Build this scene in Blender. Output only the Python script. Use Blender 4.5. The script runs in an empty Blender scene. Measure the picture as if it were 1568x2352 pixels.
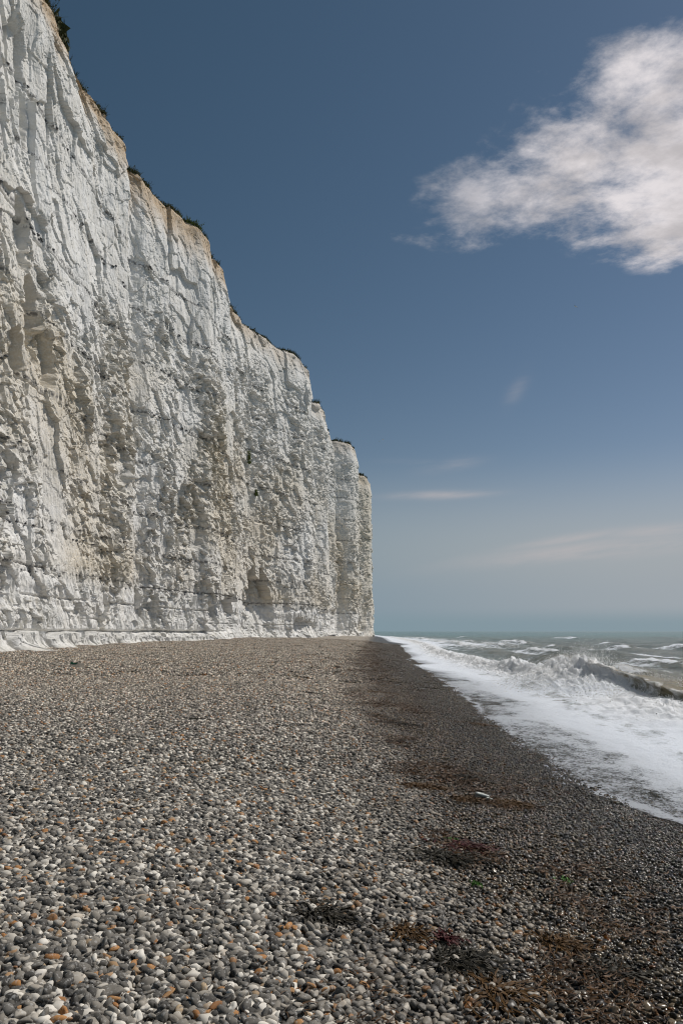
import bpy, math, random
import numpy as np
from mathutils import Vector, Matrix

R = math.radians
random.seed(7)
rng = np.random.default_rng(7)
scn = bpy.context.scene
COL = scn.collection

# ------------------------------------------------------------------ camera
EYE = 1.65
FPX, U0, V0 = 1699.0, 784.0, 1450.0        # focal length / principal column / horizon row, used to lay the plan out
cam_d = bpy.data.cameras.new("camera")
cam = bpy.data.objects.new("camera", cam_d)
COL.objects.link(cam)
cam.location = (0, 0, EYE)
cam.rotation_euler = (R(90), 0, 0)
cam_d.sensor_fit = 'VERTICAL'
cam_d.sensor_height = 36.0
cam_d.lens = 26.0
cam_d.shift_y = 0.1165
cam_d.clip_start = 0.05
cam_d.clip_end = 80000
scn.camera = cam

# ------------------------------------------------------------------ sun + sky
to_sun = Vector((0.76, 0.35, 1.05)).normalized()
SUN_EL = math.asin(to_sun.z)
SUN_AZ = math.atan2(to_sun.x, to_sun.y)     # clockwise from +Y
sd = bpy.data.lights.new("sun", 'SUN')
sd.energy = 3.6
sd.angle = R(0.53)
sd.color = (1.0, 0.955, 0.89)
sun = bpy.data.objects.new("sun", sd)
COL.objects.link(sun)
sun.rotation_euler = (-to_sun).to_track_quat('-Z', 'Y').to_euler()
sun.location = (60, 20, 90)

scn.view_settings.view_transform = 'Standard'
scn.view_settings.look = 'None'
scn.view_settings.exposure = 0.0
scn.view_settings.gamma = 1.0
scn.view_settings.use_curve_mapping = False
scn.cycles.use_denoising = True
scn.cycles.denoiser = 'OPENIMAGEDENOISE'
scn.cycles.denoising_input_passes = 'RGB_ALBEDO_NORMAL'
scn.cycles.denoising_prefilter = 'ACCURATE'
scn.cycles.filter_width = 1.1
scn.cycles.max_bounces = 6
scn.cycles.diffuse_bounces = 3
scn.cycles.glossy_bounces = 2
scn.cycles.transparent_max_bounces = 8
scn.cycles.sample_clamp_indirect = 4.0


class G:
    """Small helper round a node tree."""
    def __init__(self, tree):
        self.t = tree
        tree.nodes.clear()

    def n(self, typ, ins=None, **props):
        nd = self.t.nodes.new(typ)
        for k, v in props.items():
            setattr(nd, k, v)
        for k, v in (ins or {}).items():
            self.set(nd.inputs[k], v)
        return nd

    def set(self, sock, v):
        if isinstance(v, bpy.types.NodeSocket):
            self.t.links.new(v, sock)
        elif isinstance(v, bpy.types.Node):
            self.t.links.new(v.outputs[0], sock)
        else:
            sock.default_value = v

    def m(self, op, a, b=0.0, c=None, clamp=False):
        nd = self.n('ShaderNodeMath', {0: a, 1: b}, operation=op, use_clamp=clamp)
        if c is not None:
            self.set(nd.inputs[2], c)
        return nd.outputs[0]

    def vm(self, op, a, b=(0, 0, 0)):
        return self.n('ShaderNodeVectorMath', {0: a, 1: b}, operation=op).outputs[0]

    def ss(self, x, lo, hi, a=0.0, b=1.0):
        return self.n('ShaderNodeMapRange', {0: x, 1: lo, 2: hi, 3: a, 4: b}, interpolation_type='SMOOTHSTEP').outputs[0]

    def lin(self, x, lo, hi, a=0.0, b=1.0):
        return self.n('ShaderNodeMapRange', {0: x, 1: lo, 2: hi, 3: a, 4: b}).outputs[0]

    def noise(self, vec, scale, detail=4.0, rough=0.55, dist=0.0, out=0, dim='3D'):
        nd = self.n('ShaderNodeTexNoise', {'Scale': scale, 'Detail': detail, 'Roughness': rough, 'Distortion': dist}, noise_dimensions=dim)
        if vec is not None:
            self.set(nd.inputs['Vector'], vec)
        return nd.outputs[out]

    def mix(self, f, a, b, blend='MIX'):
        nd = self.n('ShaderNodeMix', data_type='RGBA', blend_type=blend)
        self.set(nd.inputs[0], f)
        self.set(nd.inputs[6], a)
        self.set(nd.inputs[7], b)
        return nd.outputs[2]

    def ramp(self, f, stops, interp='LINEAR'):
        nd = self.n('ShaderNodeValToRGB', {0: f})
        cr = nd.color_ramp
        cr.interpolation = interp
        while len(cr.elements) < len(stops):
            cr.elements.new(0.5)
        for e, (p, c) in zip(cr.elements, stops):
            e.position = p
            e.color = (c[0], c[1], c[2], 1.0)
        return nd.outputs[0]

    def xyz(self, v):
        return self.n('ShaderNodeSeparateXYZ', {0: v}).outputs

    def comb(self, x, y, z):
        return self.n('ShaderNodeCombineXYZ', {0: x, 1: y, 2: z}).outputs[0]


world = bpy.data.worlds.new("World")
scn.world = world
world.use_nodes = True
g = G(world.node_tree)
sky = g.n('ShaderNodeTexSky', sky_type='NISHITA')
sky.sun_disc = False
sky.sun_elevation = SUN_EL
sky.sun_rotation = SUN_AZ
sky.altitude = 0.0
sky.air_density = 1.0
sky.dust_density = 0.3
sky.ozone_density = 1.5
SKY = 0.05
D = g.n('ShaderNodeTexCoord').outputs['Generated']
dx, dy, dz = g.xyz(D)
raw = g.n('ShaderNodeSeparateColor', {0: sky.outputs[0]}).outputs
chan = [g.m('MULTIPLY', g.m('POWER', g.m('MULTIPLY', raw[i], SKY), ga), k / SKY) for i, (ga, k) in enumerate(((1.487, 2.91), (1.275, 1.67), (1.39, 1.63)))]
skycol = g.n('ShaderNodeCombineColor', {0: chan[0], 1: chan[1], 2: chan[2]}).outputs[0]
# sea haze: pale low band, paler towards the sun, with the bluer marine layer right on the horizon
sdir = g.n('ShaderNodeVectorMath', {0: D, 1: tuple(to_sun)}, operation='DOT_PRODUCT').outputs['Value']
hz = g.mix(g.ss(sdir, 0.22, 0.58), tuple(c / SKY for c in (0.225, 0.300, 0.355)) + (1,), tuple(c / SKY for c in (0.355, 0.388, 0.418)) + (1,))
skycol = g.mix(g.ss(dz, 0.24, 0.05), skycol, hz)
skycol = g.mix(g.ss(dz, 0.034, 0.008, 0.0, 0.75), skycol, tuple(c / SKY for c in (0.215, 0.300, 0.345)) + (1,))
zc = g.m('MAXIMUM', dz, 0.03)
px, py = g.m('DIVIDE', dx, zc), g.m('DIVIDE', dy, zc)          # position on the cloud layer overhead
P = g.comb(px, py, 0.0)
# the bank of broken cloud over the sea and its ragged tail
xs_ = g.m('SUBTRACT', px, g.m('MULTIPLY', g.m('SUBTRACT', py, 1.58), 0.30))
e1 = g.m('ADD', g.m('POWER', g.m('ABSOLUTE', g.m('DIVIDE', g.m('SUBTRACT', xs_, 1.20), 0.80)), 2.0),
         g.m('POWER', g.m('ABSOLUTE', g.m('DIVIDE', g.m('SUBTRACT', py, 1.61), 0.50)), 4.0))
body = g.m('SUBTRACT', 1.0, e1)
yt = g.m('ADD', py, g.m('MULTIPLY', g.m('SUBTRACT', px, 0.38), 0.55))
e2 = g.m('ADD', g.m('POWER', g.m('ABSOLUTE', g.m('DIVIDE', g.m('SUBTRACT', px, 0.45), 0.30)), 2.0),
         g.m('POWER', g.m('ABSOLUTE', g.m('DIVIDE', g.m('SUBTRACT', yt, 1.68), 0.27)), 2.0))
tail = g.m('MULTIPLY', g.m('SUBTRACT', 1.0, e2), 0.52)
mask = g.m('MAXIMUM', g.m('MAXIMUM', body, tail), -0.8)
Pr = g.n('ShaderNodeMapping', {'Vector': P, 'Rotation': (0, 0, R(-28)), 'Scale': (1.0, 1.08, 1.0)}).outputs[0]
nz = g.noise(Pr, 6.5, 12.0, 0.64, 0.12)
nz2 = g.noise(P, 2.1, 3.0, 0.5)
dens = g.m('ADD', g.m('ADD', g.m('MULTIPLY', mask, 1.25), g.m('MULTIPLY', g.m('SUBTRACT', nz, 0.5), 2.3)),
           g.m('MULTIPLY', g.m('SUBTRACT', nz2, 0.5), 0.6))
alpha = g.m('MULTIPLY', g.m('MULTIPLY', g.ss(dens, -0.04, 0.95), g.ss(mask, -0.35, 0.15)), g.ss(body, -0.55, 0.25, 0.62, 1.0))
# thin high streaks low over the sea
ys = g.m('MAXIMUM', dy, 0.05)
a_, b_ = g.m('DIVIDE', dx, ys), g.m('DIVIDE', dz, ys)
S = g.comb(g.m('MULTIPLY', a_, 5.0), g.m('ADD', g.m('MULTIPLY', b_, 34.0), g.m('MULTIPLY', a_, -5.0)), 3.1)
sn = g.noise(S, 1.0, 6.0, 0.6, 0.4)


def streak(u, v, ru, rv, slope, k):
    ca, cb = (u - U0) / FPX, (V0 - v) / FPX
    bb = g.m('SUBTRACT', g.m('SUBTRACT', b_, cb), g.m('MULTIPLY', g.m('SUBTRACT', a_, ca), slope))
    e = g.m('ADD', g.m('POWER', g.m('ABSOLUTE', g.m('DIVIDE', g.m('SUBTRACT', a_, ca), ru / FPX)), 2.0),
            g.m('POWER', g.m('ABSOLUTE', g.m('DIVIDE', bb, rv / FPX)), 2.0))
    return g.m('MULTIPLY', g.m('POWER', 2.718, g.m('MULTIPLY', e, -1.0)), k)


st = streak(1010, 1136, 95, 9, 0.04, 0.9)
for a in ((1390, 1262, 260, 20, 0.10, 0.85), (1300, 1238, 130, 10, 0.16, 0.6), (1520, 1218, 130, 14, 0.08, 0.6), (1185, 895, 24, 26, 0.9, 0.22), (1040, 1068, 60, 14, 0.15, 0.30), (940, 1060, 60, 6, 0.0, 0.25)):
    st = g.m('MAXIMUM', st, streak(*a))
st = g.m('MULTIPLY', st, g.ss(sn, 0.34, 0.66, 0.12, 1.0))
st = g.m('MULTIPLY', st, g.ss(dy, 0.05, 0.2))
shade = g.ss(g.noise(Pr, 5.0, 7.0, 0.6), 0.33, 0.64, 0.74, 1.12)
ccol = g.mix(1.0, (14.2, 13.4, 13.6, 1), shade, 'MULTIPLY')
c1 = g.mix(g.m('MULTIPLY', st, 0.80), skycol, (10.4, 9.5, 9.5, 1))
c2 = g.mix(g.m('MULTIPLY', alpha, 0.96), c1, ccol)
bg = g.n('ShaderNodeBackground', {'Color': c2, 'Strength': SKY})
g.n('ShaderNodeOutputWorld', {'Surface': bg.outputs[0]})


# ------------------------------------------------------------------ numpy noise
def hsh(ix, iy, seed):
    a = ix.astype(np.int64).astype(np.uint32) * np.uint32(374761393) + iy.astype(np.int64).astype(np.uint32) * np.uint32(668265263) + np.uint32((seed * 2246822519) & 0xFFFFFFFF)
    a = (a ^ (a >> np.uint32(13))) * np.uint32(1274126177)
    a = (a ^ (a >> np.uint32(16))) * np.uint32(2654435761)
    a = a ^ (a >> np.uint32(15))
    return a / 4294967296.0


def perlin(x, y, seed=0):
    x, y = np.broadcast_arrays(x, y)
    ix, iy = np.floor(x), np.floor(y)
    fx, fy = x - ix, y - iy
    u = fx * fx * fx * (fx * (fx * 6 - 15) + 10)
    v = fy * fy * fy * (fy * (fy * 6 - 15) + 10)

    def gr(ox, oy):
        th = hsh(ix + ox, iy + oy, seed) * 2 * math.pi
        return np.cos(th) * (fx - ox) + np.sin(th) * (fy - oy)
    a = gr(0, 0) * (1 - u) + gr(1, 0) * u
    b = gr(0, 1) * (1 - u) + gr(1, 1) * u
    return (a * (1 - v) + b * v) * 1.5


def fbm(x, y, seed=0, octv=4, gain=0.5):
    t, a, s = 0.0, 1.0, 0.0
    for k in range(octv):
        t = t + a * perlin(x * 2 ** k, y * 2 ** k, seed + 17 * k)
        s += a
        a *= gain
    return t / s


def facets(x, y, sx, sy, seed):
    """jittered cells: returns per cell randoms, local offset from the cell point and distance to the border"""
    gx, gy = x / sx, y / sy
    ix, iy = np.floor(gx), np.floor(gy)
    best = np.full(gx.shape, 9.0)
    sec = np.full(gx.shape, 9.0)
    bx = np.zeros_like(gx); by = np.zeros_like(gx); lx = np.zeros_like(gx); ly = np.zeros_like(gx)
    for ox in (-1, 0, 1):
        for oy in (-1, 0, 1):
            cx, cy = ix + ox, iy + oy
            ddx = gx - (cx + 0.5 + 0.9 * (hsh(cx, cy, seed) - 0.5))
            ddy = gy - (cy + 0.5 + 0.9 * (hsh(cx, cy, seed + 1) - 0.5))
            d = ddx * ddx + ddy * ddy
            near = d < best
            sec = np.where(near, best, np.minimum(sec, d))
            best = np.where(near, d, best)
            bx = np.where(near, cx, bx); by = np.where(near, cy, by)
            lx = np.where(near, ddx, lx); ly = np.where(near, ddy, ly)
    r1 = hsh(bx, by, seed + 2); r2 = hsh(bx, by, seed + 3); r3 = hsh(bx, by, seed + 4)
    return r1, r2, r3, lx * sx, ly * sy, np.sqrt(sec) - np.sqrt(best)


def sstep(x, a, b):
    t = np.clip((x - a) / (b - a), 0, 1)
    return t * t * (3 - 2 * t)


# ------------------------------------------------------------------ mesh helpers
def grid_mesh(name, V, smooth=False, flip=False):
    n, m = V.shape[:2]
    me = bpy.data.meshes.new(name)
    me.vertices.add(n * m)
    me.vertices.foreach_set("co", V.reshape(-1).astype(np.float32))
    i = np.arange(n * m).reshape(n, m)
    q = np.stack([i[:-1, :-1], i[1:, :-1], i[1:, 1:], i[:-1, 1:]], -1).reshape(-1, 4)
    if flip:
        q = q[:, ::-1]
    k = len(q)
    me.loops.add(k * 4)
    me.loops.foreach_set("vertex_index", q.reshape(-1).astype(np.int32))
    me.polygons.add(k)
    me.polygons.foreach_set("loop_start", (np.arange(k) * 4).astype(np.int32))
    me.polygons.foreach_set("use_smooth", np.full(k, smooth))
    me.update(calc_edges=True)
    return me


def tri_mesh(name, V, F, smooth=True):
    """V (n,3), F (k,c) with c = 3 or 4"""
    me = bpy.data.meshes.new(name)
    V = np.asarray(V, np.float32); F = np.asarray(F, np.int32)
    me.vertices.add(len(V))
    me.vertices.foreach_set("co", V.reshape(-1))
    c = F.shape[1]
    me.loops.add(F.size)
    me.loops.foreach_set("vertex_index", F.reshape(-1))
    me.polygons.add(len(F))
    me.polygons.foreach_set("loop_start", (np.arange(len(F)) * c).astype(np.int32))
    me.polygons.foreach_set("use_smooth", np.full(len(F), smooth))
    me.update(calc_edges=True)
    return me


def attr(me, name, data):
    a = me.attributes.new(name, 'FLOAT', 'POINT')
    a.data.foreach_set("value", np.asarray(data, np.float32).reshape(-1))


def link(name, me, mat=None, parent=None, kind=None, label=None, cat=None, group=None):
    o = bpy.data.objects.new(name, me)
    COL.objects.link(o)
    if mat is not None and me is not None and not me.materials:
        me.materials.append(mat)
    if parent is not None:
        o.parent = parent
    for k, v in (("kind", kind), ("label", label), ("category", cat), ("group", group)):
        if v:
            o[k] = v
    return o


def new_mat(name):
    m = bpy.data.materials.new(name)
    m.use_nodes = True
    return m, G(m.node_tree)


import bmesh


def ico(sub):
    bm = bmesh.new()
    bmesh.ops.create_icosphere(bm, subdivisions=sub, radius=1.0)
    v = np.array([p.co[:] for p in bm.verts])
    bm.verts.index_update()
    f = np.array([[q.index for q in p.verts] for p in bm.faces])
    bm.free()
    return v, f


ICO0, ICO1, ICO2 = ico(1), ico(2), ico(3)   # 20, 80, 320 triangles

# ------------------------------------------------------------------ the lie of the land
SEA = -0.5
EDGE = np.array([(1, 3.6), (3, 3.6), (7.8, 3.65), (9, 3.45), (10.4, 3.25), (12, 3.2), (14.6, 3.35), (17, 3.3), (20, 3.65), (24, 3.9), (29, 4.0), (34, 4.3), (40, 4.3),
                 (45.7, 3.6), (49.6, 5.5), (57, 4.7), (68, 6.3), (80, 6.3), (95, 8.1), (106, 7.6), (123, 10.5), (150, 9.6), (183, 11.0), (240, 13.5), (300, 14.5), (60000, 15)])
SHORE = np.array([(0, 3.4), (15, 3.4), (25, 3.9), (50, 5.0), (75, 6.4), (120, 9.2), (183, 10.9), (240, 13.2), (300, 14.5), (60000, 15)])
CREST = np.array([(0, 11.5), (20, 11.0), (24.5, 10.7), (27, 9.0), (31, 8.7), (40, 8.7), (71, 9.4), (120, 13.5), (200, 17), (300, 20), (60000, 22)])


def edge_x(Y):
    return np.interp(Y, EDGE[:, 0], EDGE[:, 1])


def shore_x(Y):
    return np.interp(Y, SHORE[:, 0], SHORE[:, 1])


def crest_x(Y):
    return np.interp(Y, CREST[:, 0], CREST[:, 1])


def beach_z(X, Y):
    X = np.asarray(X, float); Y = np.asarray(Y, float)
    t = X - shore_x(Y) + 3.4
    slope = np.where(t > -1.5, -0.105 * (t + 1.5), 0.0)
    slope = np.where(t > 6, -0.79 - 0.05 * (t - 6), slope)
    rnd = 0.5 * np.exp(-((t + 1.5) / 1.6) ** 2) * 0.09
    up = 0.25 * sstep(-t, 4, 24) + 0.75 * np.clip(Y / 239, 0, 1.3) * sstep(-t, -1.5, 9)
    und = 0.09 * fbm(X * 0.30, Y * 0.16, 5, 4) * sstep(-t, -3, 2) + 0.018 * fbm(X * 0.9, Y * 0.9, 9, 3)
    return slope - rnd + up + und + 0.01


# ------------------------------------------------------------------ materials
def wetness(gn, pos):
    """damp band of shingle above the water line, in plan metres"""
    x, y, z = gn.xyz(pos)
    xw = gn.m('ADD', 0.35, gn.m('MULTIPLY', gn.m('MAXIMUM', gn.m('SUBTRACT', y, 40.0), 0.0), 0.045))
    q = gn.m('SUBTRACT', x, xw)
    n1 = gn.noise(gn.comb(gn.m('MULTIPLY', x, 0.9), gn.m('MULTIPLY', y, 0.35), 0.0), 1.0, 5.0, 0.62)
    q = gn.m('ADD', q, gn.m('MULTIPLY', gn.m('SUBTRACT', n1, 0.5), gn.m('ADD', 2.8, gn.m('MULTIPLY', y, 0.035))))
    return gn.ss(q, -0.7, 1.1), q


PEBBLE_STOPS = [(0.0, (0.035, 0.034, 0.033)), (0.15, (0.075, 0.073, 0.07)), (0.30, (0.115, 0.111, 0.105)), (0.42, (0.165, 0.158, 0.147)), (0.52, (0.215, 0.203, 0.185)), (0.58, (0.13, 0.128, 0.124)),
                (0.66, (0.29, 0.272, 0.245)), (0.74, (0.40, 0.382, 0.352)), (0.82, (0.56, 0.545, 0.515)), (0.93, (0.70, 0.685, 0.655)), (0.945, (0.28, 0.205, 0.13)), (0.965, (0.40, 0.21, 0.085)), (0.985, (0.24, 0.11, 0.042)), (1.0, (0.44, 0.35, 0.24))]


def pebble_material():
    m, gn = new_mat("flint_pebble")
    geo = gn.n('ShaderNodeNewGeometry')
    pos = geo.outputs['Position']
    oi = gn.n('ShaderNodeObjectInfo').outputs['Random']
    r = gn.m('FRACT', gn.m('ADD', gn.m('MULTIPLY', geo.outputs['Random Per Island'], 7.31), gn.m('MULTIPLY', oi, 13.7)))
    col = gn.mix(1.0, gn.ramp(r, PEBBLE_STOPS), (1.12, 1.07, 0.99, 1), 'MULTIPLY')
    n = gn.noise(pos, 55.0, 3.0, 0.6)
    col = gn.mix(gn.ss(n, 0.54, 0.66, 0.0, 0.45), col, (0.55, 0.54, 0.52, 1))
    col = gn.mix(gn.ss(gn.noise(pos, 38.0, 3.0, 0.6), 0.60, 0.70, 0.0, 0.5), col, (0.05, 0.05, 0.052, 1))
    col = gn.mix(1.0, col, gn.mix(gn.ss(gn.xyz(pos)[1], 4.0, 26.0), (0.92, 0.92, 0.92, 1), (1.12, 1.07, 1.01, 1)), 'MULTIPLY')  # shade among the near stones painted in: darker close by, paler with distance
    w, q = wetness(gn, pos)
    hs = gn.n('ShaderNodeHueSaturation', {'Hue': 0.5, 'Saturation': 1.9, 'Value': 0.215, 'Color': col}).outputs[0]
    hs = gn.mix(1.0, hs, gn.mix(gn.ss(q, 1.2, 2.6), (1.22, 1.06, 0.90, 1), (0.92, 0.92, 0.92, 1)), 'MULTIPLY')
    col = gn.mix(w, col, hs)
    rough = gn.m('SUBTRACT', 0.75, gn.m('MULTIPLY', w, 0.52))
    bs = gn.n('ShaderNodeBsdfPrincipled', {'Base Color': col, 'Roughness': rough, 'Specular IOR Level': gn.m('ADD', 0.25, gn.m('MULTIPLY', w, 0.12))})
    gn.n('ShaderNodeOutputMaterial', {'Surface': bs.outputs[0]})
    return m


def ground_material():
    m, gn = new_mat("shingle_ground")
    pos = gn.n('ShaderNodeNewGeometry').outputs['Position']
    vo = gn.n('ShaderNodeTexVoronoi', {'Scale': 17.0, 'Vector': pos})
    r = gn.xyz(vo.outputs['Color'])[0]
    col = gn.mix(1.0, gn.ramp(r, PEBBLE_STOPS), (1.20, 1.13, 1.03, 1), 'MULTIPLY')
    w, q = wetness(gn, pos)
    hs = gn.n('ShaderNodeHueSaturation', {'Hue': 0.5, 'Saturation': 1.4, 'Value': 0.22, 'Color': col}).outputs[0]
    col = gn.mix(w, col, hs)
    y = gn.xyz(pos)[1]
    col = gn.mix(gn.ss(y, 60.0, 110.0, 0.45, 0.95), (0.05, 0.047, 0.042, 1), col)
    bmp = gn.n('ShaderNodeBump', {'Strength': 0.9, 'Distance': 0.03, 'Height': gn.m('SUBTRACT', 1.0, vo.outputs['Distance'])})
    bs = gn.n('ShaderNodeBsdfPrincipled', {'Base Color': col, 'Roughness': gn.m('SUBTRACT', 0.8, gn.m('MULTIPLY', w, 0.45)), 'Normal': bmp.outputs[0], 'Specular IOR Level': 0.3})
    gn.n('ShaderNodeOutputMaterial', {'Surface': bs.outputs[0]})
    return m


def chalk_material():
    m, gn = new_mat("chalk")
    pos = gn.n('ShaderNodeNewGeometry').outputs['Position']
    stain = gn.n('ShaderNodeAttribute', attribute_name='stain').outputs['Fac']
    soil = gn.n('ShaderNodeAttribute', attribute_name='soil').outputs['Fac']
    grey = gn.n('ShaderNodeAttribute', attribute_name='grey').outputs['Fac']
    fl = gn.n('ShaderNodeAttribute', attribute_name='flint').outputs['Fac']
    rub = gn.n('ShaderNodeAttribute', attribute_name='rubble').outputs['Fac']
    n1 = gn.noise(pos, 1.3, 6.0, 0.6)
    n2 = gn.noise(pos, 7.0, 5.0, 0.65)
    col = gn.mix(gn.ss(n1, 0.35, 0.68), (0.77, 0.765, 0.755, 1), (0.70, 0.685, 0.65, 1))
    col = gn.mix(gn.m('MULTIPLY', stain, gn.ss(n2, 0.30, 0.62, 0.35, 1.0)), col, (0.60, 0.53, 0.42, 1))
    col = gn.mix(gn.m('MULTIPLY', grey, gn.ss(n2, 0.36, 0.60)), col, (0.43, 0.43, 0.41, 1))
    col = gn.mix(gn.m('MULTIPLY', rub, gn.ss(gn.noise(pos, 1.9, 6.0, 0.72, 0.4), 0.44, 0.62, 0.0, 0.95)), col, (0.33, 0.30, 0.23, 1))
    col = gn.mix(gn.m('MULTIPLY', soil, gn.ss(n2, 0.25, 0.6, 0.5, 1.0)), col, (0.45, 0.33, 0.205, 1))
    col = gn.mix(gn.m('MULTIPLY', fl, gn.ss(gn.noise(pos, 3.2, 3.0, 0.6), 0.45, 0.55)), col, (0.06, 0.06, 0.065, 1))
    h = gn.m('ADD', gn.m('MULTIPLY', n2, 0.55), gn.m('MULTIPLY', gn.noise(pos, 26.0, 4.0, 0.65), 0.25))
    bmp = gn.n('ShaderNodeBump', {'Strength': 0.6, 'Distance': 0.12, 'Height': h})
    bs = gn.n('ShaderNodeBsdfPrincipled', {'Base Color': col, 'Roughness': 0.92, 'Specular IOR Level': 0.15, 'Normal': bmp.outputs[0]})
    gn.n('ShaderNodeOutputMaterial', {'Surface': bs.outputs[0]})
    return m


def sea_material():
    m, gn = new_mat("sea_water")
    pos = gn.n('ShaderNodeNewGeometry').outputs['Position']
    foam = gn.n('ShaderNodeAttribute', attribute_name='foam').outputs['Fac']
    thin = gn.n('ShaderNodeAttribute', attribute_name='thin').outputs['Fac']
    sand = gn.n('ShaderNodeAttribute', attribute_name='sand').outputs['Fac']
    x, y, z = gn.xyz(pos)
    ang = gn.comb(x, gn.m('MULTIPLY', y, 0.7), z)
    na = gn.noise(ang, 1.6, 7.0, 0.65, 0.8)
    nb = gn.noise(ang, 14.0, 4.0, 0.65, 0.8)
    nc = gn.noise(gn.comb(x, gn.m('MULTIPLY', y, 0.8), z), 30.0, 3.0, 0.7, 0.5)
    nb2 = gn.m('ADD', gn.m('MULTIPLY', nb, 0.5), gn.m('MULTIPLY', nc, 0.5))
    nn = gn.m('ADD', gn.m('MULTIPLY', na, gn.lin(thin, 0.0, 1.0, 0.62, 0.30)), gn.m('MULTIPLY', nb2, gn.lin(thin, 0.0, 1.0, 0.38, 0.70)))
    f = gn.ss(gn.m('SUBTRACT', gn.m('ADD', foam, gn.m('MULTIPLY', gn.m('SUBTRACT', 0.5, nn), 2.2)), 0.5), -0.12, 0.26)
    f = gn.m('MULTIPLY', f, gn.ss(foam, 0.02, 0.12))
    col = gn.mix(gn.ss(y, 30.0, 400.0), (0.135, 0.140, 0.105, 1), (0.09, 0.20, 0.165, 1))
    col = gn.mix(sand, col, (0.30, 0.245, 0.15, 1))
    col = gn.mix(gn.ss(foam, 0.45, 0.95, 0.0, 0.85), col, (0.40, 0.44, 0.47, 1))
    col = gn.mix(gn.ss(gn.noise(gn.comb(gn.m('MULTIPLY', x, 0.05), gn.m('MULTIPLY', y, 0.012), 0.0), 1.0, 4.0, 0.6), 0.35, 0.7), col, gn.mix(0.5, col, (0.12, 0.13, 0.10, 1)))
    rip = gn.m('ADD', gn.m('MULTIPLY', gn.noise(pos, 0.9, 6.0, 0.6), 0.5), gn.m('MULTIPLY', gn.noise(pos, 6.0, 4.0, 0.6), 0.14))
    bmp = gn.n('ShaderNodeBump', {'Strength': 1.0, 'Distance': 0.9, 'Height': rip})
    water = gn.n('ShaderNodeBsdfPrincipled', {'Base Color': col, 'Roughness': 0.13, 'IOR': 1.333, 'Specular IOR Level': 0.5, 'Normal': bmp.outputs[0]})
    tr = gn.n('ShaderNodeBsdfTransparent')
    thinw = gn.n('ShaderNodeMixShader', {0: gn.m('MULTIPLY', thin, 0.88), 1: water.outputs[0], 2: tr.outputs[0]})
    fb = gn.n('ShaderNodeBump', {'Strength': 0.7, 'Distance': 0.06, 'Height': gn.m('ADD', nb, gn.m('MULTIPLY', gn.noise(pos, 30.0, 3.0, 0.7), 0.5))})
    fcol = gn.mix(sand, (0.66, 0.70, 0.765, 1), (0.68, 0.655, 0.61, 1))
    fo = gn.n('ShaderNodeBsdfPrincipled', {'Base Color': fcol, 'Roughness': 0.6, 'Normal': fb.outputs[0], 'Specular IOR Level': 0.3, 'Subsurface Weight': 0.7, 'Subsurface Radius': (1.0, 0.95, 0.9), 'Subsurface Scale': 0.14})
    out = gn.n('ShaderNodeMixShader', {0: gn.m('MULTIPLY', f, gn.lin(thin, 0.0, 1.0, 1.0, 0.55)), 1: thinw.outputs[0], 2: fo.outputs[0]})
    gn.n('ShaderNodeOutputMaterial', {'Surface': out.outputs[0]})
    return m


def plain(name, c0, c1, scale=6.0, rough=0.7, spec=0.3, bump=0.0, island=False, trans=0.0):
    m, gn = new_mat(name)
    geo = gn.n('ShaderNodeNewGeometry')
    f = gn.ss(gn.noise(geo.outputs['Position'], scale, 4.0, 0.6), 0.32, 0.68)
    if island:
        f = gn.m('ADD', gn.m('MULTIPLY', f, 0.35), gn.m('MULTIPLY', geo.outputs['Random Per Island'], 0.65))
    bs = gn.n('ShaderNodeBsdfPrincipled', {'Base Color': gn.mix(f, (*c0, 1), (*c1, 1)), 'Roughness': rough, 'Specular IOR Level': spec})
    if bump:
        b = gn.n('ShaderNodeBump', {'Strength': 0.6, 'Distance': bump, 'Height': gn.noise(geo.outputs['Position'], scale * 3, 4.0, 0.6)})
        gn.set(bs.inputs['Normal'], b.outputs[0])
    gn.n('ShaderNodeOutputMaterial', {'Surface': bs.outputs[0]})
    return m


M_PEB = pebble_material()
M_GROUND = ground_material()
M_CHALK = chalk_material()
M_SEA = sea_material()
M_FLINT = plain("black_flint", (0.03, 0.03, 0.033), (0.12, 0.12, 0.12), 4.0, 0.45)
M_TURF = plain("turf", (0.045, 0.065, 0.02), (0.12, 0.11, 0.045), 2.0, 0.9, 0.1)
M_GRASS = plain("clifftop_grass", (0.030, 0.045, 0.014), (0.12, 0.11, 0.045), 3.0, 0.8, 0.2, island=True)
M_SHRUB = plain("green_shrub", (0.06, 0.10, 0.02), (0.16, 0.19, 0.055), 3.0, 0.7, 0.25, island=True)
M_SPRAY = plain("spray_foam", (0.80, 0.79, 0.77), (0.86, 0.86, 0.86), 4.0, 0.5)

# ------------------------------------------------------------------ beach ground
Yb = np.concatenate([np.linspace(-6, 2, 12)[:-1], np.geomspace(2, 420, 420)])
Xoff = np.concatenate([-np.geomspace(160, 12, 60), np.linspace(-11.7, 9, 190), np.geomspace(9.3, 60, 40)])
YY, XX = np.meshgrid(Yb, Xoff, indexing='ij')
XX = XX + shore_x(YY)
ZZ = beach_z(XX, YY)
me = grid_mesh("beach", np.stack([XX, YY, ZZ - 0.012], -1), smooth=True, flip=True)
beach = link("beach", me, M_GROUND, kind="structure", label="wide grey shingle beach between the chalk cliff and the sea", cat="beach")

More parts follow.
